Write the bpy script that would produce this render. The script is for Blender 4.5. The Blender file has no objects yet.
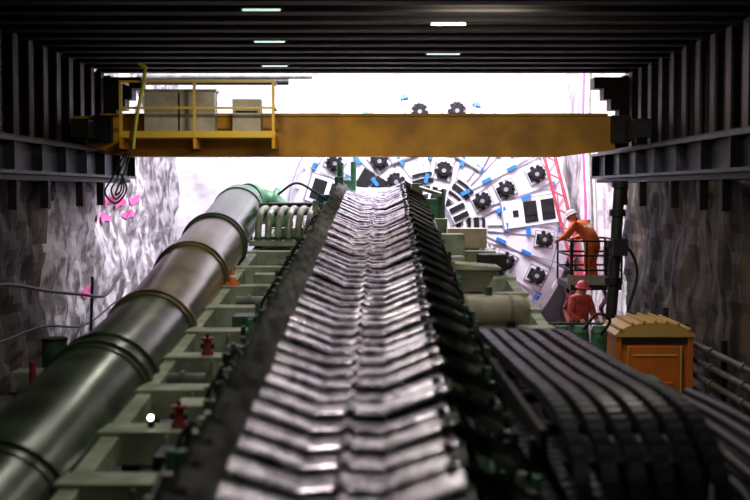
import bpy, math, random
from mathutils import Vector, Matrix, noise
random.seed(7)
V=Vector
# ---------------------------------------------------------------- materials
def mat(name,col,rough=0.6,metal=0.0,col2=None,scale=4.0,bump=0.0,emit=0.0,detail=5,stretch=(1,1,1),lo=0.35,hi=0.65):
    m=bpy.data.materials.new(name); m.use_nodes=True
    nt=m.node_tree; b=nt.nodes['Principled BSDF']
    b.inputs['Base Color'].default_value=(*col,1); b.inputs['Roughness'].default_value=rough; b.inputs['Metallic'].default_value=metal
    if emit>0:
        b.inputs['Emission Color'].default_value=(*col,1); b.inputs['Emission Strength'].default_value=emit
    if col2 or bump:
        tc=nt.nodes.new('ShaderNodeTexCoord'); mp=nt.nodes.new('ShaderNodeMapping'); mp.inputs['Scale'].default_value=stretch
        nt.links.new(tc.outputs['Object'],mp.inputs['Vector'])
        n=nt.nodes.new('ShaderNodeTexNoise'); n.inputs['Scale'].default_value=scale; n.inputs['Detail'].default_value=detail
        nt.links.new(mp.outputs[0],n.inputs['Vector'])
        if col2:
            r=nt.nodes.new('ShaderNodeValToRGB'); r.color_ramp.elements[0].position=lo; r.color_ramp.elements[1].position=hi
            r.color_ramp.elements[0].color=(*col2,1); r.color_ramp.elements[1].color=(*col,1)
            nt.links.new(n.outputs['Fac'],r.inputs[0]); nt.links.new(r.outputs[0],b.inputs['Base Color'])
        if bump:
            bp=nt.nodes.new('ShaderNodeBump'); bp.inputs['Strength'].default_value=bump; bp.inputs['Distance'].default_value=0.05
            nt.links.new(n.outputs['Fac'],bp.inputs['Height']); nt.links.new(bp.outputs[0],b.inputs['Normal'])
    return m
M={}
M['white']=mat('cutterhead_white_paint',(.84,.82,.88),.5,0,(.70,.67,.75),2.5,.1,lo=.25,hi=.5)
M['rimgrey']=mat('rim_grey',(.36,.35,.41),.5,.1,(.22,.21,.25),3)
M['dark']=mat('dark_steel',(.02,.019,.02),.55,.3,(.010,.009,.010),5)
M['black']=mat('black_rubber',(.010,.010,.011),.5,0,(.02,.018,.018),6)
M['blue']=mat('blue_paint',(.03,.20,.62),.5)
M['plate']=mat('worn_trough_steel',(.92,.87,.94),.27,.88,(.36,.32,.38),4,.12,stretch=(2.6,.6,1),lo=.38,hi=.56)
M['fin']=mat('grimy_fin_steel',(.07,.07,.075),.34,.6,(.03,.03,.03),7)
M['finl']=mat('worn_fin_steel',(.34,.35,.32),.36,.6,(.12,.13,.10),7)
M['green']=mat('machine_green',(.06,.14,.085),.5,.1,(.02,.05,.025),5)
M['bgreen']=mat('bright_green_paint',(.09,.28,.14),.45,.1,(.04,.14,.07),5)
M['palegreen']=mat('pale_green_paint',(.38,.43,.30),.55,.1,(.18,.21,.13),3,.1)
M['teal']=mat('teal_paint',(.02,.22,.24),.45)
M['cream']=mat('cream_paint',(.60,.55,.41),.5,0,(.40,.36,.25),3)
M['pipe']=mat('slurry_pipe_green',(.085,.125,.072),.27,.45,(.032,.048,.026),2.2,.12,detail=8)
M['pipebrown']=mat('slurry_pipe_olive',(.24,.19,.085),.27,.45,(.08,.072,.034),2.2,.12,detail=8)
M['yellow']=mat('crane_yellow',(.80,.38,.012),.5,0,(.46,.21,.012),1.5)
M['yellowb']=mat('rail_yellow',(.85,.55,.05),.5)
M['strap']=mat('lime_strap',(.60,.62,.05),.6)
M['orange']=mat('hivis_orange',(.95,.20,.03),.7,0,(.7,.12,.03),8)
M['red']=mat('red_paint',(.24,.025,.025),.5)
M['boomred']=mat('faded_red_paint',(.80,.12,.16),.5)
M['redjkt']=mat('red_jacket',(.70,.09,.05),.7,0,(.4,.05,.04),8)
M['skin']=mat('skin',(.55,.30,.20),.6)
M['navy']=mat('navy_cloth',(.04,.05,.09),.8)
M['hat']=mat('white_helmet',(.85,.85,.82),.35)
M['boot']=mat('boot_leather',(.03,.025,.02),.6)
M['reflect']=mat('reflective_tape',(.8,.85,.5),.3)
M['potty']=mat('toilet_orange_plastic',(.75,.20,.018),.5,0,(.60,.15,.018),3)
M['pottyroof']=mat('toilet_tan_roof',(.60,.38,.10),.45)
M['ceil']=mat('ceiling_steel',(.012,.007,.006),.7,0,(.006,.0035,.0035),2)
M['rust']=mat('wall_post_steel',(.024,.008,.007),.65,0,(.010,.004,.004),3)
M['rail']=mat('runway_steel',(.05,.05,.066),.5,.3,(.022,.022,.03),3)
M['grey']=mat('grey_pipe',(.42,.43,.38),.4,.3,(.25,.25,.20),5)
M['dgrey']=mat('dull_pipe',(.16,.16,.14),.5,.3,(.08,.08,.07),5)
M['conc']=mat('concrete',(.12,.11,.11),.8,0,(.05,.045,.045),3,.3)
M['floor']=mat('muddy_floor',(.07,.06,.055),.5,0,(.03,.025,.023),1.5,.4)
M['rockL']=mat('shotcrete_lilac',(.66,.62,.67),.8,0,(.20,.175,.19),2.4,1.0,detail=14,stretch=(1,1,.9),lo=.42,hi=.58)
M['rockLd']=mat('rock_shade_dark',(.10,.075,.062),.7,0,(.010,.008,.007),1.3,.9,detail=12,stretch=(1,1.2,.3),lo=.42,hi=.60)  # near left wall: shade under the roof put into the colour
M['rockR']=mat('rock_streaked',(.12,.085,.06),.7,0,(.012,.009,.007),1.5,.9,detail=12,stretch=(1,1.6,.22),lo=.42,hi=.58)  # streaked rock, colour darkened to stand for shade under the roof
M['rockRf']=mat('rock_lit_pale',(.74,.68,.72),.7,0,(.28,.22,.23),1.6,.9,detail=10,stretch=(1,1.6,.3),lo=.38,hi=.52)  # far right wall: brightness of the lit end put into the colour
M['sheet']=mat('pale_portal_shotcrete',(.92,.90,.94),.7,0,(.72,.68,.74),1.6,.5,detail=12,lo=.38,hi=.52)
M['lamp']=mat('lamp_emitter',(1,.95,.82),.5,emit=14)
M['lampdim']=mat('lamp_emitter_dim',(.75,1,.85),.5,emit=1.2)
M['glass']=mat('cabin_panel_dark',(.03,.04,.05),.2)
M['pink']=mat('pink_marking_paint',(.85,.15,.42),.7)
# ---------------------------------------------------------------- mesh builder
class B:
    def __init__(s): s.v=[];s.f=[];s.m=[];s.sm=[];s.mats=[]
    def mi(s,k):
        if k not in s.mats: s.mats.append(k)
        return s.mats.index(k)
    def add(s,vs,fs,k,smooth=False):
        o=len(s.v); s.v+= [tuple(a) for a in vs]; i=s.mi(k)
        for f in fs: s.f.append([o+j for j in f]); s.m.append(i); s.sm.append(smooth)
    def box(s,c,d,k,rot=None,taper=1.0):
        c=V(c);h=V(d)/2;vs=[]
        for z in(-1,1):
            t=taper if z>0 else 1
            for y in(-1,1):
                for x in(-1,1):
                    p=V((x*h.x*t,y*h.y*t,z*h.z))
                    if rot: p=rot@p
                    vs.append(c+p)
        s.add(vs,[(0,2,3,1),(4,5,7,6),(0,1,5,4),(2,6,7,3),(0,4,6,2),(1,3,7,5)],k)
    def cyl(s,a,b,r,k,r2=None,n=16,caps=True,smooth=True):
        s.tube([a,b],r,k,n,caps,[r,r if r2 is None else r2],smooth)
    def tube(s,pts,r,k,n=10,caps=True,rad=None,smooth=True):
        pts=[V(p) for p in pts]; N=len(pts); vs=[];fs=[]
        t=(pts[1]-pts[0]).normalized()
        up=V((0,0,1)) if abs(t.z)<.9 else V((1,0,0))
        u=t.cross(up).normalized()
        for i,p in enumerate(pts):
            if i==0: t=(pts[1]-pts[0])
            elif i==N-1: t=pts[-1]-pts[-2]
            else: t=pts[i+1]-pts[i-1]
            t.normalize(); u=(u-t*u.dot(t)).normalized(); w=t.cross(u)
            rr=rad[i] if rad else r
            for j in range(n):
                a=2*math.pi*j/n; vs.append(p+u*math.cos(a)*rr+w*math.sin(a)*rr)
        for i in range(N-1):
            for j in range(n):
                fs.append((i*n+j,i*n+(j+1)%n,(i+1)*n+(j+1)%n,(i+1)*n+j))
        s.add(vs,fs,k,smooth)
        if caps:
            s.add(vs[:n],[tuple(range(n-1,-1,-1))],k); s.add(vs[-n:],[tuple(range(n))],k)
    def ibeam(s,a,b,h,w,k,t=.03):
        a=V(a);b=V(b);d=b-a;L=d.length;c=(a+b)/2
        y=d.normalized(); x=y.cross(V((0,0,1))).normalized(); z=x.cross(y)
        R=Matrix((x,y,z)).transposed()
        s.box(c,(t,L,h),k,R); s.box(c+z*(h/2-t/2),(w,L,t),k,R); s.box(c-z*(h/2-t/2),(w,L,t),k,R)
    def bar(s,a,b,w,h,k):
        a=V(a);b=V(b);d=b-a;L=d.length;c=(a+b)/2;y=d.normalized()
        up=V((0,0,1)) if abs(y.z)<.95 else V((0,1,0))
        x=y.cross(up).normalized(); z=x.cross(y); R=Matrix((x,y,z)).transposed()
        s.box(c,(w,L,h),k,R)
    def obj(s,name,bevel=0,parent=None):
        me=bpy.data.meshes.new(name); me.from_pydata(s.v,[],s.f); 
        for k in s.mats: me.materials.append(M[k])
        me.polygons.foreach_set('material_index',s.m); me.polygons.foreach_set('use_smooth',s.sm); me.update()
        o=bpy.data.objects.new(name,me); bpy.context.collection.objects.link(o)
        if bevel:
            bv=o.modifiers.new('bevel','BEVEL'); bv.width=bevel; bv.segments=2; bv.limit_method='ANGLE'; bv.angle_limit=math.radians(50)
        if parent: o.parent=parent
        return o
def smoothpts(P,n=6):
    P=[V(p) for p in P]; out=[]
    Q=[P[0]*2-P[1]]+P+[P[-1]*2-P[-2]]
    for i in range(1,len(Q)-2):
        for j in range(n):
            t=j/n;a,b,c,d=Q[i-1],Q[i],Q[i+1],Q[i+2]
            out.append(.5*((2*b)+(c-a)*t+(2*a-5*b+4*c-d)*t*t+(3*b-a-3*c+d)*t**3))
    out.append(P[-1]); return out
# ---------------------------------------------------------------- camera
cam=bpy.data.cameras.new('camera'); co=bpy.data.objects.new('camera',cam); bpy.context.collection.objects.link(co)
co.location=(0,0,5); co.rotation_euler=(math.radians(90-2.748),0,0); cam.lens=60; cam.sensor_width=36
cam.dof.use_dof=True; cam.dof.focus_distance=27; cam.dof.aperture_fstop=1.0; cam.clip_end=200
bpy.context.scene.camera=co
bpy.context.scene.view_settings.view_transform='Standard'
# ---------------------------------------------------------------- room shell
def wallgrid(name,origin,du,dv,nu,nv,nrm,amp,k,sc=.8,seed=0,k2=None,split=0):
    b=B();vs=[];origin=V(origin);du=V(du);dv=V(dv);nrm=V(nrm)
    for j in range(nv+1):
        for i in range(nu+1):
            p=origin+du*i/nu+dv*j/nv
            q=p*sc+V((seed,seed*2,0)); h=noise.noise(q)+.5*noise.noise(q*2.3)+.3*noise.noise(q*5.1)
            vs.append(p+nrm*h*amp)
    f1=[];f2=[]
    for j in range(nv):
        for i in range(nu):
            a=j*(nu+1)+i; f=(a,a+1,a+nu+2,a+nu+1)
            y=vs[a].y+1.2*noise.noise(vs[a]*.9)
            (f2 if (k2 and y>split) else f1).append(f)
    b.add(vs,f1,k,False)
    if f2:
        i=b.mi(k2)
        for f in f2: b.f.append(list(f)); b.m.append(i); b.sm.append(False)
    return b.obj(name)
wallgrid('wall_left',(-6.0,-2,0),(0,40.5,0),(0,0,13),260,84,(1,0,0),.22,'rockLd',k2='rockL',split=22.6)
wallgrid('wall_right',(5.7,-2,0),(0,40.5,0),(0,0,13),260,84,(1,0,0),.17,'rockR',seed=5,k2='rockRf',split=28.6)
wallgrid('wall_back',(-6.2,38,0),(12.2,0,0),(0,0,13),60,60,(0,1,0),.15,'sheet',seed=9)
b=B(); b.box((-.15,18,-.1),(12.6,42,.2),'floor'); b.obj('floor')
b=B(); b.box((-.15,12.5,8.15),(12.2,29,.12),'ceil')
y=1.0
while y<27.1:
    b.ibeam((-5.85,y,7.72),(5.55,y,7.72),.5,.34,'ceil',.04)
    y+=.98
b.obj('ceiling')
for i,sx in enumerate((-1,1)):
    b=B(); xw=-5.85 if sx<0 else 5.55
    for j,(wd,zz) in enumerate(((.95,7.25),(.75,7.02),(.6,6.8),(.42,6.58))):
        b.box((xw-sx*wd/2,26.6,zz),(wd,.5,.23),'ceil')
    b.obj('ceiling_bracket' if i==0 else 'ceiling_bracket.001')
for i,(xw,sx) in enumerate(((-5.85,-1),(5.5,1))):
    b=B(); yy=9
    while yy<27.3:
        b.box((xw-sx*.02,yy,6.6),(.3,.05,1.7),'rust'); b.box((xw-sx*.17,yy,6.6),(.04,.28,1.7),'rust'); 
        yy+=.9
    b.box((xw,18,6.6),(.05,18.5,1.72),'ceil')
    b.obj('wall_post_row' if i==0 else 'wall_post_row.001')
    b=B(); xr=-5.35 if sx<0 else 4.85
    b.ibeam((xr,4,5.5),(xr,27,5.5),.52,.42,'rail',.05)
    b.box((xr,15.5,5.79),(.1,23,.06),'dark')
    for yy in [6+1.5*k for k in range(15)]:
        b.box((xr,yy,5.5),(.36,.04,.44),'rail')
    for yy in (15.6,17.4,18.6,20.4,22.8,24.5): 
        b.box((xr+.02*sx,yy,4.98),(.13,.16,.55),'rust'); 
    b.box((xr+sx*.3,15.5,5.19),(.75,23,.08),'dark')
    b.obj('crane_runway_beam' if i==0 else 'crane_runway_beam.001')
b=B(); b.box((-5.25,18,.95),(.9,38,1.9),'conc'); b.obj('concrete_ledge',.04)
# ---------------------------------------------------------------- overhead crane
b=B()
b.box((-.6,24,6.04),(8.3,.5,.72),'yellow'); b.box((-.4,24,6.42),(9.6,.62,.05),'yellow'); b.box((-.6,24,5.66),(8.3,.62,.05),'yellow')
for sx,xe in((-1,-4.75),(1,3.55)):
    x2=xe+sx*1.0
    vs=[(xe,23.75,5.64),(xe,24.25,5.64),(xe,24.25,6.4),(xe,23.75,6.4),(x2,23.75,5.76),(x2,24.25,5.76),(x2,24.25,6.4),(x2,23.75,6.4)]
    b.add(vs,[(0,1,2,3),(4,7,6,5),(0,4,5,1),(3,2,6,7),(0,3,7,4),(1,5,6,2)],'yellow')
for x,sx in((-5.35,-1),(4.85,1)):
    b.box((x,24,6.12),(.32,2.6,.34),'dark'); b.box((x-sx*.22,24,6.15),(.35,.9,.5),'dark')
    for yy in(22.95,25.05): b.cyl((x-.08,yy,5.96),(x+.08,yy,5.96),.14,'dark')
b.box((-3.25,23.35,5.98),(2.85,.8,.05),'yellowb'); b.box((-3.25,22.95,6.02),(2.85,.03,.12),'yellowb')
for x in(-4.65,-3.3,-1.86):
    b.box((x,22.95,6.5),(.05,.05,1.0),'yellowb'); b.box((x,23.35,5.86),(.06,.8,.2),'yellow')
for z in(6.5,6.98): b.box((-3.25,22.95,z),(2.85,.04,.04),'yellowb')
for x in(-4.65,-1.86):
    for z in(6.5,6.98): b.box((x,23.3,z),(.04,.72,.04),'yellowb')
b.box((-3.62,23.45,6.42),(1.3,.45,.8),'cream'); b.box((-3.62,23.21,6.42),(.02,.02,.76),'dark'); b.box((-2.38,23.45,6.35),(.52,.4,.66),'cream'); b.box((-2.38,23.24,6.45),(.4,.02,.03),'dark')
b.box((-3.62,23.45,6.84),(1.36,.5,.04),'grey')
b.tube(smoothpts([(-4.18,22.9,7.25),(-4.22,22.86,6.9),(-4.35,22.88,6.3),(-4.42,22.9,5.75)]),.035,'strap',6)
b.tube(smoothpts([(-4.15,22.9,7.2),(-4.3,22.88,7.3),(-4.18,22.9,7.25)]),.03,'strap',6)
for k in range(3):
    b.tube(smoothpts([(-4.7+.05*k,23.6,5.7),(-4.95+.1*k,23.5,5.2),(-5.05+.12*k,23.4,4.95+.05*k),(-4.85,23.4,4.75+.08*k),(-4.65-.05*k,23.4,5.0),(-4.75,23.5,5.3)]),.018,'black',6)
b.obj('overhead_crane',.008)
# ---------------------------------------------------------------- cutterhead
C=V((1.5,33.6,4.05)); R=3.88
b=B()
prof=[(0,-.25),(1.0,-.25),(2.6,-.18),(3.3,-.08),(3.65,.08),(3.82,.3),(3.88,.6),(3.88,1.3),(3.75,1.3),(3.75,3.9)]
n=84;vs=[];fs=[]
for r,y in prof:
    for j in range(n):
        a=2*math.pi*j/n; vs.append(C+V((r*math.cos(a),y,r*math.sin(a))))
for i in range(len(prof)-1):
    for j in range(n): fs.append((i*n+j,i*n+(j+1)%n,(i+1)*n+(j+1)%n,(i+1)*n+j))
b.add(vs,fs,'white',True)
def fy(r):
    for (r0,y0),(r1,y1) in zip(prof,prof[1:]):
        if r0<=r<=r1 and r1>r0: return y0+(y1-y0)*(r-r0)/(r1-r0)
    return .3
def disp(ang,r,tang,dr,dt,dy,k,off=0,tilt=0):
    a=math.radians(ang); er=V((math.cos(a),0,math.sin(a))); et=V((-math.sin(a),0,math.cos(a)))
    s2=(fy(r+.1)-fy(max(0,r-.1)))/.2; erT=(er+V((0,s2,0))).normalized(); ny=et.cross(erT).normalized()
    if ny.y<0: ny=-ny
    if tilt:
        tr=math.radians(tilt); e1=erT*math.cos(tr)+et*math.sin(tr); e2=et*math.cos(tr)-erT*math.sin(tr)
    else: e1,e2=erT,et
    Rm=Matrix((e1,ny,e2)).transposed()
    c=C+er*r+et*tang+V((0,fy(r)-off,0))
    b.box(c,(dr,dy,dt),k,Rm); return c,er,et
def ring(r0,r1,y0,k,n=72,a0=0,a1=360):
    vs=[];fs=[];N=n
    for j in range(N+1):
        a=math.radians(a0+(a1-a0)*j/N)
        for r,yy in((r0,y0+.06),(r0,y0),(r1,y0),(r1,y0+.06)): vs.append(C+V((r*math.cos(a),yy,r*math.sin(a))))
    for j in range(N):
        for q in range(3): fs.append((j*4+q,j*4+q+1,j*4+q+5,j*4+q+4))
    b.add(vs,fs,k)
for r0,r1,k,yy in((.28,.40,'dark',-.29),(.5,.58,'rimgrey',-.30),(.66,.80,'dark',-.29),(.86,.92,'white',-.32),(.97,1.06,'dark',-.29)): ring(r0,r1,yy,k)
for k in range(7):
    a0=26+k*360/7
    ring(1.14,1.28,-.285,'dark',12,a0+10,a0+36); ring(1.36,1.44,-.28,'dark',12,a0+12,a0+34)
def cutter(ang,r,tang=0,s=1.0):
    disp(ang,r,tang,.56*s,.48*s,.05,'rimgrey',.01)
    disp(ang,r,tang,.50*s,.42*s,.06,'white',.02)
    c,er,et=disp(ang,r,tang,.46*s,.28*s,.08,'dark',.03)
    c=c+V((0,-.03,0))
    b.cyl(c+V((0,.05,0)),c+V((0,-.12,0)),.18*s,'dark',.14*s,n=14)
    for q in range(7):
        a=2*math.pi*q/7; p=c+er*math.cos(a)*.19*s+et*math.sin(a)*.19*s
        b.cyl(p+V((0,.05,0)),p+V((0,-.07,0)),.07*s,'dark',.055*s,n=8)
    b.cyl(c+V((0,-.11,0)),c+V((0,-.15,0)),.06*s,'rimgrey',n=10)
for k in range(7):
    A=26+k*360/7
    for r in(1.5,2.2,3.13): cutter(A,r,0,1.0)
    disp(A,.82,0,.5,.5,.06,'white',.05); 
    for t in(-.12,.12): disp(A,.82,t,.42,.14,.08,'dark',.07)
    for t in(-.38,.38):
        disp(A,1.9,t,1.4,.03,.05,'rimgrey',.0); disp(A,3.05,t,.9,.03,.05,'rimgrey',0)
    disp(A-18,2.68,0,1.6,.80,.04,'rimgrey',.0); disp(A-18,2.68,0,1.52,.74,.05,'white',.01)
    if k in(0,3,5):
        for q,r in enumerate((2.2,2.68,3.16)):
            disp(A-18,r,0,.36,.56,.06,'dark',.02); disp(A-18,r,.0,.30,.18,.06,'dark',.04)
    if k==2: 
        for q,r in enumerate((1.75,2.15)): disp(A+20,r,-.1,.34,.6,.06,'dark',.03)
    cutter(A-33,3.05,0,.95)
    for r,t in((1.2,.4),(1.85,.44),(2.6,-.44),(1.85,-.44),(2.6,.44)):
        disp(A,r,t,.26,.10,.1,'blue',.04)
    for dA,r in((-27,3.5),(-27,2.0),(22,2.6),(-8,3.45)):
        disp(A+dA,r,0,.10,.22,.1,'blue',.04)
    for dA in(-26,-7.5,9,20):
        disp(A+dA,2.55,0,2.1,.025,.03,'rimgrey',.0)
for k in range(42):
    a=k*360/42; disp(a,3.72,0,.16,.22,.1,'white',.02)
ring(3.40,3.44,-.03,'rimgrey'); 
b.obj('tunnel_boring_machine_cutterhead')
b=B()
for rr,yy,rad,k in((3.98,36.2,.07,'white'),(4.10,36.9,.08,'white'),(4.05,36.6,.05,'rimgrey')):
    pts=[C+V((rr*math.cos(a),yy-C.y,rr*math.sin(a))) for a in [math.radians(-72+324*j/80) for j in range(81)]]
    b.tube(pts,rad,k,8)
b.obj('portal_seal_ring')
# ---------------------------------------------------------------- conveyor
def zc(d): return 3.23+.074*(d-7.1)
def xc(d): return -.20+.2*(d-7)/23
b=B()
TT=(-1,-.72,-.36,-.08,0,.08,.36,.72,1)
def rise(t):
    a=abs(t)
    if a<.08: return .0+ (.08-a)*.35
    if a<.36: return (a-.08)*.06
    return .017+(a-.36)*.34
d=5.5; i=0; STEP=.44
while d<30.8:
    L=STEP+.05; x0=xc(d)+random.uniform(-.018,.018); z0=zc(d)
    jit=random.uniform(-.008,.008); tl=random.uniform(-.03,.03); yw=random.uniform(-.04,.04)
    sl=math.radians(.3+.11*(d-8))+random.uniform(-.02,.02)
    vs=[]
    E=((0,.010),(.04,.018),(.14,.010),(L,.0))
    for e,(dy,lift) in enumerate(E):
        for t in TT:
            yy=d+dy-.34*abs(t)+yw*t
            vs.append((x0+.68*t,yy,z0+rise(t)+lift+dy*sl+jit+tl*t-.34*abs(t)*.074))
    n=len(TT); fs=[]
    for e in range(len(E)-1):
        for q in range(n-1): a=e*n+q; fs.append((a,a+1,a+n+1,a+n))
    o=len(vs)
    for q in range(n):
        p=vs[q]; vs.append((p[0],p[1]+.01,p[2]-.024))
    for q in range(n-1): fs.append((o+q,o+q+1,q+1,q))
    b.add(vs,fs,'plate',False)
    b.bar((x0-.64,d-.30,z0+.22),(x0-.82,d-.50,z0+.32),.04,.14,'finl'); b.bar((x0-.80,d-.48,z0+.28),(x0-.88,d-.40,z0-.05),.05,.09,'fin')
    b.box((x0-.82,d-.2,z0-.02),(.14,.14,.16),random.choice(('green','finl','palegreen','bgreen')))
    if i%2==0:
        Rf=Matrix.Rotation(math.radians(28),3,'Y')@Matrix.Rotation(math.radians(-14),3,'X')
        b.box((x0+.88,d-.30,z0+.12),(.46,.44,.03),'fin',Rf)
        b.bar((x0+.64,d-.2,z0+.22),(x0+1.04,d-.56,z0-.02),.05,.07,'finl'); b.bar((x0+1.04,d-.4,z0),(x0+1.06,d-.35,z0-.35),.05,.08,'fin')
    b.bar((x0+.62,d-.3,z0+.22),(x0+.72,d-.3,z0-.15),.06,.1,'fin')
    b.cyl((x0-.25,d+.3,z0-.14),(x0+.25,d+.3,z0-.14),.06,'dark',n=8)
    b.box((x0,d+.3,z0-.27),(1.5,.08,.08),'fin')
    d+=STEP; i+=1
for sx in(-.78,.78):
    b.bar((xc(5)+sx,5,zc(5)-.3),(xc(31)+sx,31,zc(31)-.3),.1,.2,'green')
    for d in range(6,31,3): b.box((xc(d)+sx,d,(zc(d)-.4)/2),(.12,.12,zc(d)-.4),'green')
b.cyl((-.62,31.0,4.9),(.62,31.0,4.9),.16,'grey',n=20)
b.obj('conveyor')
for side,nm in((-1,'cable_tray'),(1,'cable_tray.001')):
    b=B()
    X=lambda d,o: xc(d)+side*o
    b.bar((X(6,1.1),6,zc(6)-.40),(X(30,1.02),30,zc(30)-.40),.3,.04,'green')
    for q in range(5):
        pts=[(X(d,.98+.06*q)+random.uniform(-.05,.05),d,zc(d)-.32+random.uniform(0,.10)) for d in [6+.8*j for j in range(31)]]
        b.tube(smoothpts(pts,3),.028,('black','green','finl','black','dark')[q],6)
    d=6.5
    while d<30:
        b.box((X(d,1.2+random.uniform(-.05,.05)),d,zc(d)-.25),(.05,.07,random.uniform(.2,.4)),random.choice(('green','palegreen','dark','bgreen')))
        if random.random()<.8: b.box((X(d,1.06+random.uniform(-.1,.1)),d+.3,zc(d)-.25),(random.uniform(.1,.25),random.uniform(.1,.3),random.uniform(.1,.22)),random.choice(('green','palegreen','finl','dark','bgreen','bgreen')),Matrix.Rotation(random.uniform(-.4,.4),3,'Z'))
        if random.random()<.45: b.cyl((X(d,1.1),d+.2,zc(d)-.35),(X(d,1.1),d+.2,zc(d)-.02),.04,random.choice(('green','grey','finl')),n=10)
        if random.random()<.4:
            b.tube(smoothpts([(X(d,.95),d,zc(d)-.3),(X(d,1.05),d+.2,zc(d)+.02),(X(d,1.2),d+.35,zc(d)-.1),(X(d,1.25),d+.4,zc(d)-.4)]),.02,'black',6)
        d+=.5
    for d in range(7,30,4): b.box((X(d,1.1),d,(zc(d)-.42)/2),(.08,.08,zc(d)-.42),'dark')
    b.obj(nm)
# ---------------------------------------------------------------- gantry frames
def zg(d,o): return zc(d)-o
b=B()
for x in(-2.35,-1.45): b.bar((x,7,zg(7,.82)),(x,29,zg(29,.82)),.16,.24,'palegreen')
for d in(8.2,9.7,11.2,12.8,14.4,16.0,17.8,19.8,22,24.2,26.4,28.6):
    z=zg(d,.7); b.box((-1.85,d,z),(1.25,.42,.05),'palegreen'); b.box((-1.85,d-.19,z-.14),(1.2,.04,.28),'palegreen'); b.box((-1.85,d+.19,z-.14),(1.2,.04,.28),'palegreen')
    for x in(-2.3,-1.85,-1.4): b.box((x,d-.22,z-.14),(.03,.06,.26),'palegreen')
for d in(8,13,18,23,28):
    for x in(-2.35,-1.45): b.box((x,d,(zg(d,.9))/2),(.18,.18,zg(d,.9)),'palegreen')
for (x,d,k) in((-1.7,12.1,'palegreen'),(-1.7,17,'green'),(-1.8,21,'palegreen'),(-1.6,10.4,'dark')):
    z=zg(d,.82); b.box((x,d,z+.05),(.45,.5,.22),k)
b.box((-1.5,7.6,zg(7.6,.55)),(.4,.5,.3),'dark')
for (x,d) in((-1.6,8.9),(-2.1,13.6),(-1.6,15.2),(-1.9,18.9),(-1.6,23.1)):
    z=zg(d,.9); b.cyl((x-.2,d,z+.1),(x+.25,d,z+.1),.09,'dgrey',n=14); b.cyl((x-.02,d,z+.1),(x+.02,d,z+.1),.12,'dgrey',n=14)
b.obj('gantry_frame',.01)
b=B()
for x in(1.15,2.35): b.bar((x,15.6,zg(15.6,.98)),(x,30,zg(30,.98)),.16,.24,'palegreen')
for d in(16,17,18.5,20,21.8,23.6,25.5,27.5):
    z=zg(d,.85); b.box((1.75,d,z),(1.4,.4,.05),'palegreen'); b.box((1.75,d-.19,z-.12),(1.35,.04,.24),'palegreen')
for d in(16.2,19,23,28):
    for x in(1.15,2.35): b.box((x,d,zg(d,1.05)/2),(.18,.18,zg(d,1.05)),'palegreen')
for (x,d,w,h,k) in((1.3,21.8,.5,.35,'palegreen'),(1.35,24,.7,.5,'palegreen'),(1.9,26,.8,.4,'cream'),(2.1,22.5,.5,.3,'dark')):
    b.box((x,d,zg(d,.82)+h/2),(w,.6,h),k)
b.obj('gantry_frame.001',.01)
b=B(); z=3.36
b.tube([(1.0,17,z),(1.05,17,z),(1.15,17,z),(1.95,17,z),(2.05,17,z),(2.12,17,z)],.2,'cream',20,True,[.1,.17,.21,.21,.17,.08])
for x in(1.25,1.85): b.box((x,17,z-.2),(.1,.34,.14),'dark'); b.cyl((x-.02,17,z),(x+.02,17,z),.225,'grey',n=20)
b.cyl((1.55,17,z+.18),(1.55,17,z+.32),.05,'green'); b.obj('hydraulic_tank')
b=B(); z=zg(20,.82)
vs=[(1.15,19.8,z+.03),(1.75,19.8,z+.03),(1.75,20.3,z+.03),(1.15,20.3,z+.03),(1.0,19.6,z+.5),(1.95,19.6,z+.42),(1.95,20.5,z+.42),(1.0,20.5,z+.5)]
b.add(vs,[(0,3,2,1),(0,1,5,4),(1,2,6,5),(2,3,7,6),(3,0,4,7)],'cream'); b.box((1.48,20.05,z+.40),(1.0,.95,.04),'palegreen'); b.box((1.3,19.66,z+.25),(.04,.1,.4),'palegreen'); b.obj('grout_hopper')
# ---------------------------------------------------------------- slurry pipe
b=B()
PP=[(-3.02,5,2.05),(-3.0,9,2.36),(-2.96,12.5,2.74),(-2.95,16.7,3.12),(-2.97,21,3.70),(-3.0,25,4.2),(-3.0,27.8,4.6)]
S=smoothpts(PP,8)
def seg(y0,y1,r,k):
    pts=[p for p in S if y0<=p.y<=y1]
    if len(pts)>1: b.tube(pts,r,k,40,False)
def at(y):
    for p,q in zip(S,S[1:]):
        if p.y<=y<=q.y: t=(y-p.y)/(q.y-p.y); return p.lerp(q,t),(q-p).normalized()
    return S[-1],(S[-1]-S[-2]).normalized()
seg(4,13.6,.58,'pipe'); seg(13.0,16.8,.575,'pipe'); seg(16.0,20.6,.57,'pipebrown'); seg(19.6,23.6,.56,'pipebrown'); seg(22.6,29,.53,'pipe')
for y,k in((8.4,'dark'),(9.8,'pipe'),(13.2,'pipe'),(13.6,'pipe'),(16.4,'pipebrown'),(20.1,'pipebrown'),(23.2,'pipe'),(27.3,'bgreen')):
    p,t=at(y); rr=.57 if y<26 else .5
    b.cyl(p-t*.06,p+t*.06,rr+.055,k,n=40); b.cyl(p-t*.2,p+t*.2,rr+.025,k,n=40)
E=smoothpts([(-3.0,27.8,4.6),(-2.95,28.5,4.72),(-2.65,28.9,4.74),(-2.35,29.0,4.6),(-2.2,29.05,4.2),(-2.2,29.05,3.4)],6)
b.tube(E,.45,'bgreen',24,True,[.5-.2*min(1,i/12) for i in range(len(E))])
for i in(8,16,22):
    p=E[i];t=(E[i+1]-E[i-1]).normalized(); b.cyl(p-t*.05,p+t*.05,.42,'bgreen',n=24)
for y in(7,11,15,19,23,27):
    p,t=at(y); b.box((p.x,p.y,(p.z-.5)/2),(.2,.2,p.z-.5),'green'); b.box((p.x,p.y,p.z-.55),(.7,.25,.12),'green')
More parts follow.
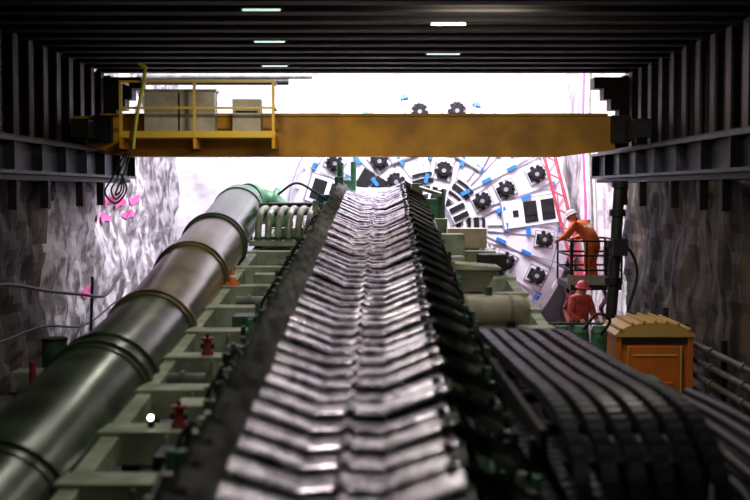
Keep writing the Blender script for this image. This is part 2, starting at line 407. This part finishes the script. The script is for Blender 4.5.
b.obj('slurry_pipe')
b=B(); z0=zg(25.5,.7)
b.box((-1.85,25.3,z0+.05),(1.3,1.2,.1),'palegreen')
for q in range(6):
    x=-2.32+.2*q; b.tube(smoothpts([(x,24.9,z0+.05),(x,24.85,z0+.35),(x+.03,25.0,z0+.62),(x+.06,25.5,z0+.72),(x+.08,26.5,z0+.7)]),.07,'grey' if q%2 else 'palegreen',10)
    b.cyl((x,24.9,z0+.12),(x,24.9,z0+.18),.1,'green',n=12)
b.box((-1.8,26.6,z0+.7),(1.3,.3,.25),'green'); b.cyl((-1.2,25.2,z0),(-1.2,25.2,z0+.9),.06,'grey'); b.cyl((-2.2,26,z0+.8),(-1.3,26,z0+.8),.05,'dark')
b.obj('pipe_manifold')
b=B(); b.box((-1.05,28.2,4.55),(.5,.8,.7),'teal'); b.cyl((-1.05,27.7,4.65),(-1.05,28.8,4.65),.24,'teal'); b.box((-.8,28,5.0),(.2,.3,.6),'bgreen'); b.cyl((-.78,28,4.9),(-.78,28,5.55),.08,'bgreen'); b.cyl((-.5,29,5.1),(-.5,29,5.65),.07,'bgreen'); b.box((-.62,29,5.1),(.35,.3,.25),'bgreen')
b.box((-1.05,28.2,3.1+.55),(.3,.5,1.1),'dark'); b.tube(smoothpts([(-2.1,27,4.9),(-1.7,27,5.15),(-1.3,27.2,4.95),(-1.1,27.6,4.8)]),.03,'black',6)
b.obj('conveyor_drive_motor',.01)
b=B(); b.box((1.2,29,4.55),(.5,.6,.5),'bgreen'); b.box((.95,28.6,4.8),(.25,.4,.7),'palegreen'); b.cyl((1.5,28.8,4.3),(1.5,28.8,5.0),.12,'green'); b.box((1.3,28.8,3.9),(.7,.6,.9),'palegreen'); b.box((1.3,28.8,1.75),(.2,.2,3.4),'dark')
b.cyl((1.0,28.4,5.05),(1.5,28.4,4.9),.05,'grey'); b.obj('conveyor_winch',.01)
b=B(); x,d=-2.26,19.8; z=zg(d,.675)
b.box((x,d,z+.02),(.2,.2,.03),'orange'); b.cyl((x,d,z+.03),(x,d,z+.25),.07,'orange',.022,n=16); b.cyl((x,d,z+.12),(x,d,z+.16),.052,'hat',.045,n=16); b.obj('traffic_cone')
for j,(x,d) in enumerate(((-1.94,14.4),(-1.77,11.2))):
    b=B(); z=zg(d,.675)
    b.cyl((x,d,z),(x,d,z+.05),.07,'red',n=14); b.cyl((x,d,z+.05),(x,d,z+.18),.05,'red',.045,n=14)
    b.cyl((x,d,z+.18),(x,d,z+.2),.075,'red',n=16); b.cyl((x,d,z+.2),(x,d,z+.24),.02,'dark',n=8); b.cyl((x-.08,d,z+.1),(x+.08,d,z+.1),.03,'dark',n=10)
    b.obj('gate_valve' if j==0 else 'gate_valve.%03d'%j)
b=B(); x,d=-2.02,11.2; z=zg(11.2,.68)
b.box((x,d,z+.03),(.05,.05,.08),'dark'); b.cyl((x,d+.04,z+.10),(x,d-.03,z+.10),.04,'dark',n=14); b.cyl((x,d-.03,z+.10),(x,d-.035,z+.10),.025,'lamp',n=14); b.obj('work_light')
# ---------------------------------------------------------------- cable carrier (drag chain) bundle right
b=B(); 
def chain(P,w,h,k1='black',k2='fin'):
    pts=smoothpts(P,16); L=.13; acc=0; last=pts[0]; i=0
    for p,q in zip(pts,pts[1:]):
        acc+=(q-p).length
        if acc>=L:
            c=(last+q)/2; dv=(q-last); y=dv.normalized(); x=V((1,0,0)); x=(x-y*x.dot(y)).normalized(); z=x.cross(y)
            R=Matrix((x,y,z)).transposed()
            b.box(c,(w,dv.length*1.0,h*.8),k1,R)
            b.box(c,(w*1.1,dv.length*.5,h),k2,R)
            last=q; acc=0; i+=1
for q in range(6):
    x=1.28+.18*q; e=random.uniform(-.015,.015)
    chain([(x-.06,15.2,3.2),(x-.05,14.4,3.34+e),(x-.03,12.5,3.38+e),(x,10.5,3.42+e),(x+.02,9.3,3.45),(x+.04,8.65,3.40),(x+.06,8.2,3.24),(x+.08,8.0,2.98),(x+.12,7.85,2.2),(x+.12,7.8,1.0)],.095,.10)
for q in range(4):
    x=.98+.17*q
    chain([(x+.25,13.5,3.0),(x+.1,11.5,3.0),(x,9.5,3.0),(x+.03,8.4,2.9),(x+.1,7.7,2.7),(x+.14,7.3,2.3),(x+.14,7.2,1.2)],.09,.09)
for yy in(9.0,10.3,11.6,13,14.2):
    b.box((1.74,yy,3.27+.004*(yy-8)),(1.15,.08,.08),'dark'); 
for x in(1.17,2.33): b.bar((x,8.6,3.27),(x,15.2,3.22),.05,.14,'dark')
for x in(1.17,2.33):
    for yy in(8.9,12,14.9): b.box((x,yy,1.6),(.12,.12,3.25),'dark')
b.box((1.75,12,1.5),(1.25,6.5,.1),'dark'); b.box((1.75,12,2.5),(1.05,5.8,1.0),'dark')
b.obj('cable_carrier_chain')
b=B()
b.box((3.2,11.5,1.3),(1.3,5.5,2.6),'dark'); b.box((3.2,11.5,2.63),(1.36,5.6,.06),'dark')
for q in range(5):
    x=2.7+.22*q; b.tube(smoothpts([(x,14.2,2.7),(x,12,2.78),(x+.05,10,2.75),(x+.1,9,2.6),(x+.1,8.7,1.8)],5),.05,'black',10)
b.box((2.9,13.6,2.8),(.4,.5,.3),'green'); b.obj('hydraulic_power_pack',.02)
# ---------------------------------------------------------------- right area
b=B(); tx,ty,tb=4.45,20.4,.62
b.box((tx,ty,.31),(1.4,1.4,.62),'dark')
b.box((tx,ty,tb+1.05),(1.16,1.16,2.0),'potty')
for sx in(-1,1):
    for sy in(-1,1): b.box((tx+sx*.57,ty+sy*.57,tb+1.05),(.09,.09,2.06),'potty')
b.box((tx,ty-.6,tb+.98),(.8,.04,1.84),'potty'); 
for x in(-.42,.42): b.box((tx+x,ty-.62,tb+.98),(.03,.05,1.84),'pottyroof')
b.box((tx,ty-.62,tb+1.75),(.7,.02,.03),'pottyroof'); b.box((tx,ty-.62,tb+1.3),(.6,.03,.05),'potty'); b.box((tx+.3,ty-.65,tb+1.0),(.06,.05,.14),'dark')
b.box((tx,ty-.59,tb+1.97),(1.1,.03,.08),'glass')
vs=[];fs=[];n=14;W=.64
for j in range(2):
    yy=ty-.64 if j==0 else ty+.64
    for i in range(n+1):
        t=-1+2*i/n; vs.append((tx+W*t,yy,tb+2.08+.2*(1-abs(t)**3)))
for i in range(n): fs.append((i,i+1,n+2+i,n+1+i))
vs+= [(tx-W,ty-.64,tb+2.04),(tx+W,ty-.64,tb+2.04),(tx-W,ty+.64,tb+2.04),(tx+W,ty+.64,tb+2.04)]
o=2*(n+1); fs.append([o]+[o+1]+list(range(n,-1,-1))); fs.append([o+3,o+2]+list(range(n+1,2*n+2))); fs.append((o,0,n+1,o+2)); fs.append((n,o+1,o+3,2*n+1)); fs.append((o,o+2,o+3,o+1))
b.add(vs,fs,'pottyroof')
for i in range(7):
    t=-.85+1.7*i/6; b.box((tx+W*t,ty,tb+2.09+.2*(1-abs(t)**3)),(.05,1.3,.05),'pottyroof')
b.cyl((tx+.4,ty+.4,tb+2.1),(tx+.4,ty+.4,tb+2.42),.05,'dark')
b.obj('portable_toilet',.012)
b=B()
for q,z in enumerate((2.5,2.25,2.0,1.75,1.5)):
    b.cyl((5.2,6,z),(5.2,21.6,z),.05,'dgrey',n=14)
    for yy in(9,12,15,17.5,19.2): b.cyl((5.2,yy-.08,z),(5.2,yy+.08,z),.07,'dgrey',n=14)
for yy in(8,11,14,16.5,19,21.4): b.box((5.33,yy,1.35),(.08,.1,2.7),'dark')
b.obj('wall_pipe_rack')
b=B()
b.tube([(4.30,22,5.13),(4.26,22,4.4),(4.2,22,3.2),(4.1,22,2.0),(3.95,22,0)],.10,'black',14,True)
for t in(5.1,4.6,4.05,3.4,2.6): 
    x=3.97+.34*(t/5.25); b.cyl((x,22,t-.06),(x,22,t+.06),.14,'dark',n=14)
b.box((4.28,21.85,4.0),(.25,.2,.3),'dark'); b.box((3.95,22,.05),(.5,.5,.1),'dark')
b.tube(smoothpts([(4.26,21.9,4.1),(4.5,21.9,3.9),(4.6,21.9,3.5),(4.45,21.9,2.9)]),.03,'black',6)
b.obj('concrete_pump_mast')
b=B(); lx,ly,lz=4.55,26.6,3.05
b.box((lx,ly,.45),(1.0,1.8,.5),'dark')
for sx in(-.5,.5):
    for sy in(-.6,.6): b.cyl((lx+sx-.08,ly+sy,.25),(lx+sx+.08,ly+sy,.25),.25,'black')
for k in range(4):
    z0=.7+k*.57; z1=z0+.57
    for x in(-.4,.4):
        b.bar((lx+x,ly-.75,z0),(lx+x,ly+.75,z1),.06,.09,'red'); b.bar((lx+x,ly+.75,z0),(lx+x,ly-.75,z1),.06,.09,'red')
b.box((lx,ly,lz-.05),(1.05,1.9,.12),'dark')
for z in(lz+.3,lz+.6,lz+.9):
    for x in(-.52,.52): b.box((lx+x,ly,z),(.04,1.9,.04),'dark')
    for y in(-.94,.94): b.box((lx,ly+y,z),(1.05,.04,.04),'dark')
for x in(-.52,-.2,.2,.52):
    for y in(-.94,.94):
        b.box((lx+x,ly+y,lz+.45),(.04,.04,.9),'dark')
b.box((lx+.3,ly-.97,lz+.6),(.3,.14,.4),'dark'); b.box((lx-.2,ly-.96,lz+.1),(.8,.03,.2),'grey')
b.box((lx+.38,ly-.5,lz+.3),(.2,.4,.6),'dark')
b.obj('scissor_lift')
b=B(); A0=V((4.35,31.2,5.9)); A1=V((5.1,31.2,3.0)); dirv=(A1-A0).normalized(); px=V((dirv.z*-1,0,dirv.x)).normalized()*.13; py=V((0,.3,0))
for s1 in(-1,1):
    for s2 in(0,1): b.bar(A0+px*s1+py*s2,A1+px*s1+py*s2,.035,.035,'boomred')
for k in range(13):
    t0=k/13;t1=(k+1)/13; P=A0.lerp(A1,t0);Q=A0.lerp(A1,t1); s1=1 if k%2 else -1
    for s2 in(0,1): b.bar(P+px*s1+py*s2,Q-px*s1+py*s2,.02,.02,'boomred')
    b.bar(P-px,P-px+py,.02,.02,'boomred'); b.bar(P+px,P+px+py,.02,.02,'boomred')
b.bar(A1,(5.1,31.3,0),.2,.2,'boomred'); b.box((4.9,31.3,.3),(.8,1.2,.6),'boomred')
b.obj('drill_boom')
b=B(); b.box((3.55,24.6,1.40),(1.9,1.7,.1),'palegreen')
for x in(2.7,4.4):
    for y in(23.9,25.3): b.box((x,y,.7),(.1,.1,1.4),'palegreen')
for z in(1.95,2.45): b.box((3.55,23.78,z),(1.9,.04,.04),'green')
for x in(2.62,3.55,4.48): b.box((x,23.78,1.95),(.05,.05,1.05),'green')
b.obj('access_platform')
b=B(); b.box((3.28,20.2,1.0),(.9,1.0,2.0),'dark'); b.box((3.28,20.2,2.03),(.95,1.1,.08),'green')
for x in(3.0,3.3,3.6):
    b.cyl((x,20,2.07),(x,20,2.72),.13,'bgreen'); b.cyl((x,20,2.72),(x,20,2.82),.14,'green',.1); b.cyl((x,20,2.3),(x,20,2.36),.145,'dark')
b.cyl((2.9,20,2.5),(3.7,20,2.5),.05,'dark'); b.tube(smoothpts([(3.6,19.8,2.7),(3.7,19.6,2.95),(3.5,19.6,3.05),(3.3,19.7,2.8)]),.025,'black',6)
b.obj('grout_pump')
b=B(); b.cyl((-5.15,20,1.9),(-5.15,20,2.6),.2,'green',n=20)
for z in(2.12,2.36): b.cyl((-5.15,20,z-.015),(-5.15,20,z+.015),.212,'green',n=20)
b.cyl((-5.15,20,2.58),(-5.15,20,2.63),.21,'dark',n=20); b.obj('oil_drum')
b=B(); b.tube(smoothpts([(-5.6,15,3.75),(-5.55,17,3.55),(-5.5,18.5,3.6),(-5.5,21,3.3),(-5.45,23,3.08),(-5.4,25,2.9),(-5.5,27,3.2)]),.03,'black',8)
b.tube(smoothpts([(-5.7,15,3.0),(-5.6,18,2.75),(-5.6,21,2.7),(-5.6,24,2.4),(-5.6,27,2.6)]),.02,'black',8); 
b.tube([(-5.6,24.5,2.0),(-5.55,24.5,3.3)],.03,'dark',8)
b.obj('power_cable')
b=B()
for (x,y,z) in((-5.3,19,1.95),(-5.2,21.5,1.95),(-5.3,23,1.95),(-5.25,25,1.95),(-5.3,27.5,1.95),(-5.3,29.5,1.95)):
    b.box((x,y,z+.15),(.4,.5,.3),random.choice(('cream','grey','green'))); b.cyl((x+.2,y-.5,z),(x+.2,y-.5,z+.5),.05,random.choice(('red','grey','pink')))
b.obj('tool_crate_row')
b=B()
def wl(y,z):
    q=V((-6.0,y,z))*.8; h=noise.noise(q)+.5*noise.noise(q*2.3)+.3*noise.noise(q*5.1); return V((-6.0+h*.22+.03,y,z))
for (y,z,w,hh) in((28.6,4.75,.5,.12),(28.2,4.35,.4,.10),(29.6,4.7,.5,.12),(26.9,4.4,.4,.11),(30.5,4.4,.5,.10),(25.8,2.9,.35,.10),(31,4.75,.4,.1)):
    N=6; vs=[];fs=[]
    for j in range(N+1):
        for i in range(N+1):
            u=-1+2*i/N; v=-1+2*j/N; s=math.sqrt(max(0,1-.5*v*v)); t=math.sqrt(max(0,1-.5*u*u))
            vs.append(wl(y+w*u*s,z+hh*v*t+.05*math.sin(3*u)))
    for j in range(N):
        for i in range(N): a=j*(N+1)+i; fs.append((a,a+1,a+N+2,a+N+1))
    b.add(vs,fs,'pink')
b.obj('pink_survey_marks')
b=B()
for z,x0,x1,k in((7.9,-6.0,-1.6,'grey'),(7.75,-6.0,-2.2,'dark')): b.cyl((x0,32,z),(x1,32,z),.08,k)
b.box((-3.7,32.2,8.05),(4.5,.3,.12),'cream')
for x in(-5.3,-1.9): b.cyl((x,32.2,8),(x,32.2,12.5),.04,'dark')
b.obj('suspended_pipes')
b=B()
for q in range(4):
    b.tube(smoothpts([(5.35,30.5+.5*q,9),(5.3,30.5+.5*q,6.5),(5.4,30.5+.5*q,4),(5.35,30.5+.5*q,1.0),(5.3,30.4+.5*q,0.03)]),.035,('white','grey','white','pink')[q],6)
b.obj('hanging_hoses')
# ---------------------------------------------------------------- ceiling lamps
L=((1.09,18.7,.5,'lamp',.10),(-1.56,17.3,.52,'lampdim',.03),(1.24,22.9,.6,'lampdim',.035),(-1.76,21,.5,'lampdim',.03),(-2.0,25.1,.5,'lampdim',.03),(1.1,13,.5,'lamp',.1),(-1.5,10,.5,'lamp',.1),(1.2,7,.5,'lamp',.1))
for j,(x,y,w,k,h) in enumerate(L):
    b=B(); b.box((x,y,7.53),(w+.06,.14,.1),'dark'); b.box((x,y,7.475),(w,.04 if k=='lampdim' else .10,.03 if k=='lampdim' else .05),k)
    b.obj('ceiling_lamp' if j==0 else 'ceiling_lamp.%03d'%j)
# ---------------------------------------------------------------- people
def person(name,J,R,jacket,trouser,helmet,loc,yaw=0):
    root=bpy.data.objects.new(name,None); bpy.context.collection.objects.link(root)
    edges=[('pelvis','waist'),('waist','chest'),('chest','neck'),('neck','headb'),('headb','headt'),
      ('chest','shL'),('shL','elL'),('elL','wrL'),('chest','shR'),('shR','elR'),('elR','wrR'),
      ('pelvis','hipL'),('hipL','knL'),('knL','anL'),('anL','toeL'),('pelvis','hipR'),('hipR','knR'),('knR','anR'),('anR','toeR')]
    names=list(J); me=bpy.data.meshes.new(name+'_body'); me.from_pydata([J[k] for k in names],[(names.index(a),names.index(c)) for a,c in edges],[])
    o=bpy.data.objects.new(name+'_body',me); bpy.context.collection.objects.link(o)
    o.modifiers.new('skin','SKIN'); 
    for i,k in enumerate(names):
        sv=me.skin_vertices[0].data[i]; r=R[k]; sv.radius=r if isinstance(r,tuple) else (r,r); sv.use_root=(k=='pelvis')
    sub=o.modifiers.new('sub','SUBSURF'); sub.levels=2; sub.render_levels=2
    dg=bpy.context.evaluated_depsgraph_get(); dg.update(); ev=o.evaluated_get(dg); nm=bpy.data.meshes.new_from_object(ev)
    o.modifiers.clear(); o.data=nm; nm.materials.clear()
    for k in(jacket,trouser,'skin','boot','reflect'): nm.materials.append(M[k])
    def dseg(p,a,c):
        a=V(a);c=V(c);t=max(0,min(1,(p-a).dot(c-a)/max(1e-6,(c-a).length_squared))); return (p-a-(c-a)*t).length,t
    for f in nm.polygons:
        f.use_smooth=True; best=None
        for a,c in edges:
            d,t=dseg(f.center,J[a],J[c])
            if best is None or d<best[0]: best=(d,a,c,t)
        _,a,c,t=best; mi=0
        if c in('knL','knR','anL','anR') or a=='pelvis' and c!='waist': mi=1
        if c in('headb','headt'): mi=2
        if c in('toeL','toeR'): mi=3
        if a=='waist' and .35<t<.6: mi=4
        f.material_index=mi
    o.parent=root
    for s in'LR':
        w=V(J['wr'+s]); e=V(J['el'+s]); d=(w-e).normalized(); side=d.cross(V((0,0,1))).normalized(); nrm=side.cross(d)
        hb=B(); hb.tube([w,w+d*.04,w+d*.09],.035,'skin',8,True,[.03,.042,.036])
        for q in range(4):
            p=w+d*.085+side*(.03-.02*q); l=(.065,.075,.07,.055)[q]
            hb.tube([p,p+d*l*.5-nrm*.005,p+d*l*.8-nrm*l*.4,p+d*l*.6-nrm*l*.75],.009,'skin',6)
        p=w+d*.03+side*.035; hb.tube([p,p+side*.03+d*.03,p+side*.03+d*.05-nrm*.03],.011,'skin',6)
        hb.obj(name+'_hand_'+s,parent=root)
    hb=B(); hc=V(J['headb']).lerp(V(J['headt']),.5); up=(V(J['headt'])-V(J['headb'])).normalized(); F=V((0,1,0))
    F=(F-up*F.dot(up)).normalized(); S_=F.cross(up)
    hb.cyl(hc+F*.085,hc+F*.13-up*.03,.012,'skin',.018,n=8)
    for sgn in(-1,1):
        hb.cyl(hc+F*.088+S_*sgn*.033+up*.02,hc+F*.102+S_*sgn*.033+up*.02,.011,'navy',n=8)
        hb.cyl(hc+S_*sgn*.075,hc+S_*sgn*.1,.028,'skin',.022,n=8)
    hb.box(hc+F*.093-up*.055,(.045,.02,.01),'redjkt')
    prof=[(.125,.02),(.122,.06),(.105,.11),(.07,.145),(.02,.158)]
    pts=[hc+up*z for _,z in prof]; hb.tube(pts,.1,helmet,18,True,[r for r,_ in prof])
    hb.tube([hc+up*.02,hc+up*.035],.14,helmet,18,True,[.145,.135]); hb.box(hc+F*.14+up*.028,(.16,.09,.012),helmet)
    hb.box(hc+up*.155,(.03,.16,.02),helmet)
    hb.obj(name+'_head_details',parent=root)
    root.location=loc; root.rotation_euler=(0,0,yaw); return root
Rr=dict(pelvis=(.19,.16),waist=(.19,.15),chest=(.23,.17),neck=.07,headb=.09,headt=.075,shL=.10,elL=.075,wrL=.05,shR=.10,elR=.075,wrR=.05,
  hipL=.13,knL=.095,anL=.07,toeL=.05,hipR=.13,knR=.095,anR=.07,toeR=.05)
J1=dict(pelvis=(0,0,.90),waist=(0,.10,1.05),chest=(0,.30,1.22),neck=(0,.42,1.32),headb=(0,.48,1.37),headt=(0,.55,1.48),
  shL=(-.22,.32,1.26),elL=(-.36,.44,1.02),wrL=(-.3,.64,.95),shR=(.22,.32,1.26),elR=(.36,.42,1.02),wrR=(.3,.64,.96),
  hipL=(-.1,0,.84),knL=(-.12,.07,.47),anL=(-.13,-.02,.09),toeL=(-.14,.14,.05),hipR=(.1,0,.84),knR=(.12,.10,.47),anR=(.13,0,.09),toeR=(.15,.16,.05))
person('construction_worker',J1,Rr,'orange','orange','hat',(4.58,26.2,3.01),math.radians(50))
J2=dict(J1); J2.update(pelvis=(0,0,.93),waist=(0,.02,1.08),chest=(0,.06,1.34),neck=(0,.08,1.5),headb=(0,.1,1.56),headt=(0,.12,1.68),shL=(-.2,.06,1.4),shR=(.2,.06,1.4),elL=(-.28,.1,1.12),elR=(.28,.1,1.12),wrL=(-.22,.3,1.0),wrR=(.2,.32,1.02))
person('construction_worker.001',J2,Rr,'redjkt','navy','boomred',(4.02,24.6,1.45),math.radians(-150))
# ---------------------------------------------------------------- lights
def area(name,loc,target,sx,sy,pw,col):
    l=bpy.data.lights.new(name,'AREA'); l.shape='RECTANGLE'; l.size=sx; l.size_y=sy; l.energy=pw; l.color=col
    o=bpy.data.objects.new(name,l); bpy.context.collection.objects.link(o); o.location=loc
    o.rotation_euler=(V(target)-V(loc)).to_track_quat('-Z','Y').to_euler(); return o
area('floodlight_portal',(0,29,11.5),(0.5,36,4),9,2.5,1600,(.95,.91,1))
area('floodlight_left',(-2,30.5,11),(-6,32,5),4,2,230,(.90,.86,1))
area('floodlight_right',(2.5,31,11),(5.5,31,4),3,2,380,(1,.92,1))
area('floodlight_down',(0,30,12),(0,28,2),8,2,900,(.95,.91,1))
area('crane_front_fill',(1.5,17,7.35),(1.0,24,5.8),1.2,.3,40,(1,.9,.7))  # added fill to brighten the crane beam, no fixture there
for (x,y,p) in((1.1,18.7,25),(.4,13,50),(-.5,10,45),(.1,6,22),(-2,16,45),(-2,21,55),(3.8,18.5,60)):
    area('lamp_and_fill',(x,y,7.4),(x,y,0),.5,.14,p,(1,.93,.85))  # light of the ceiling lamps, plus added fill that has no fixture
w=bpy.data.worlds.new('world'); bpy.context.scene.world=w; w.use_nodes=True
w.node_tree.nodes['Background'].inputs[0].default_value=(.5,.5,.6,1); w.node_tree.nodes['Background'].inputs[1].default_value=.004
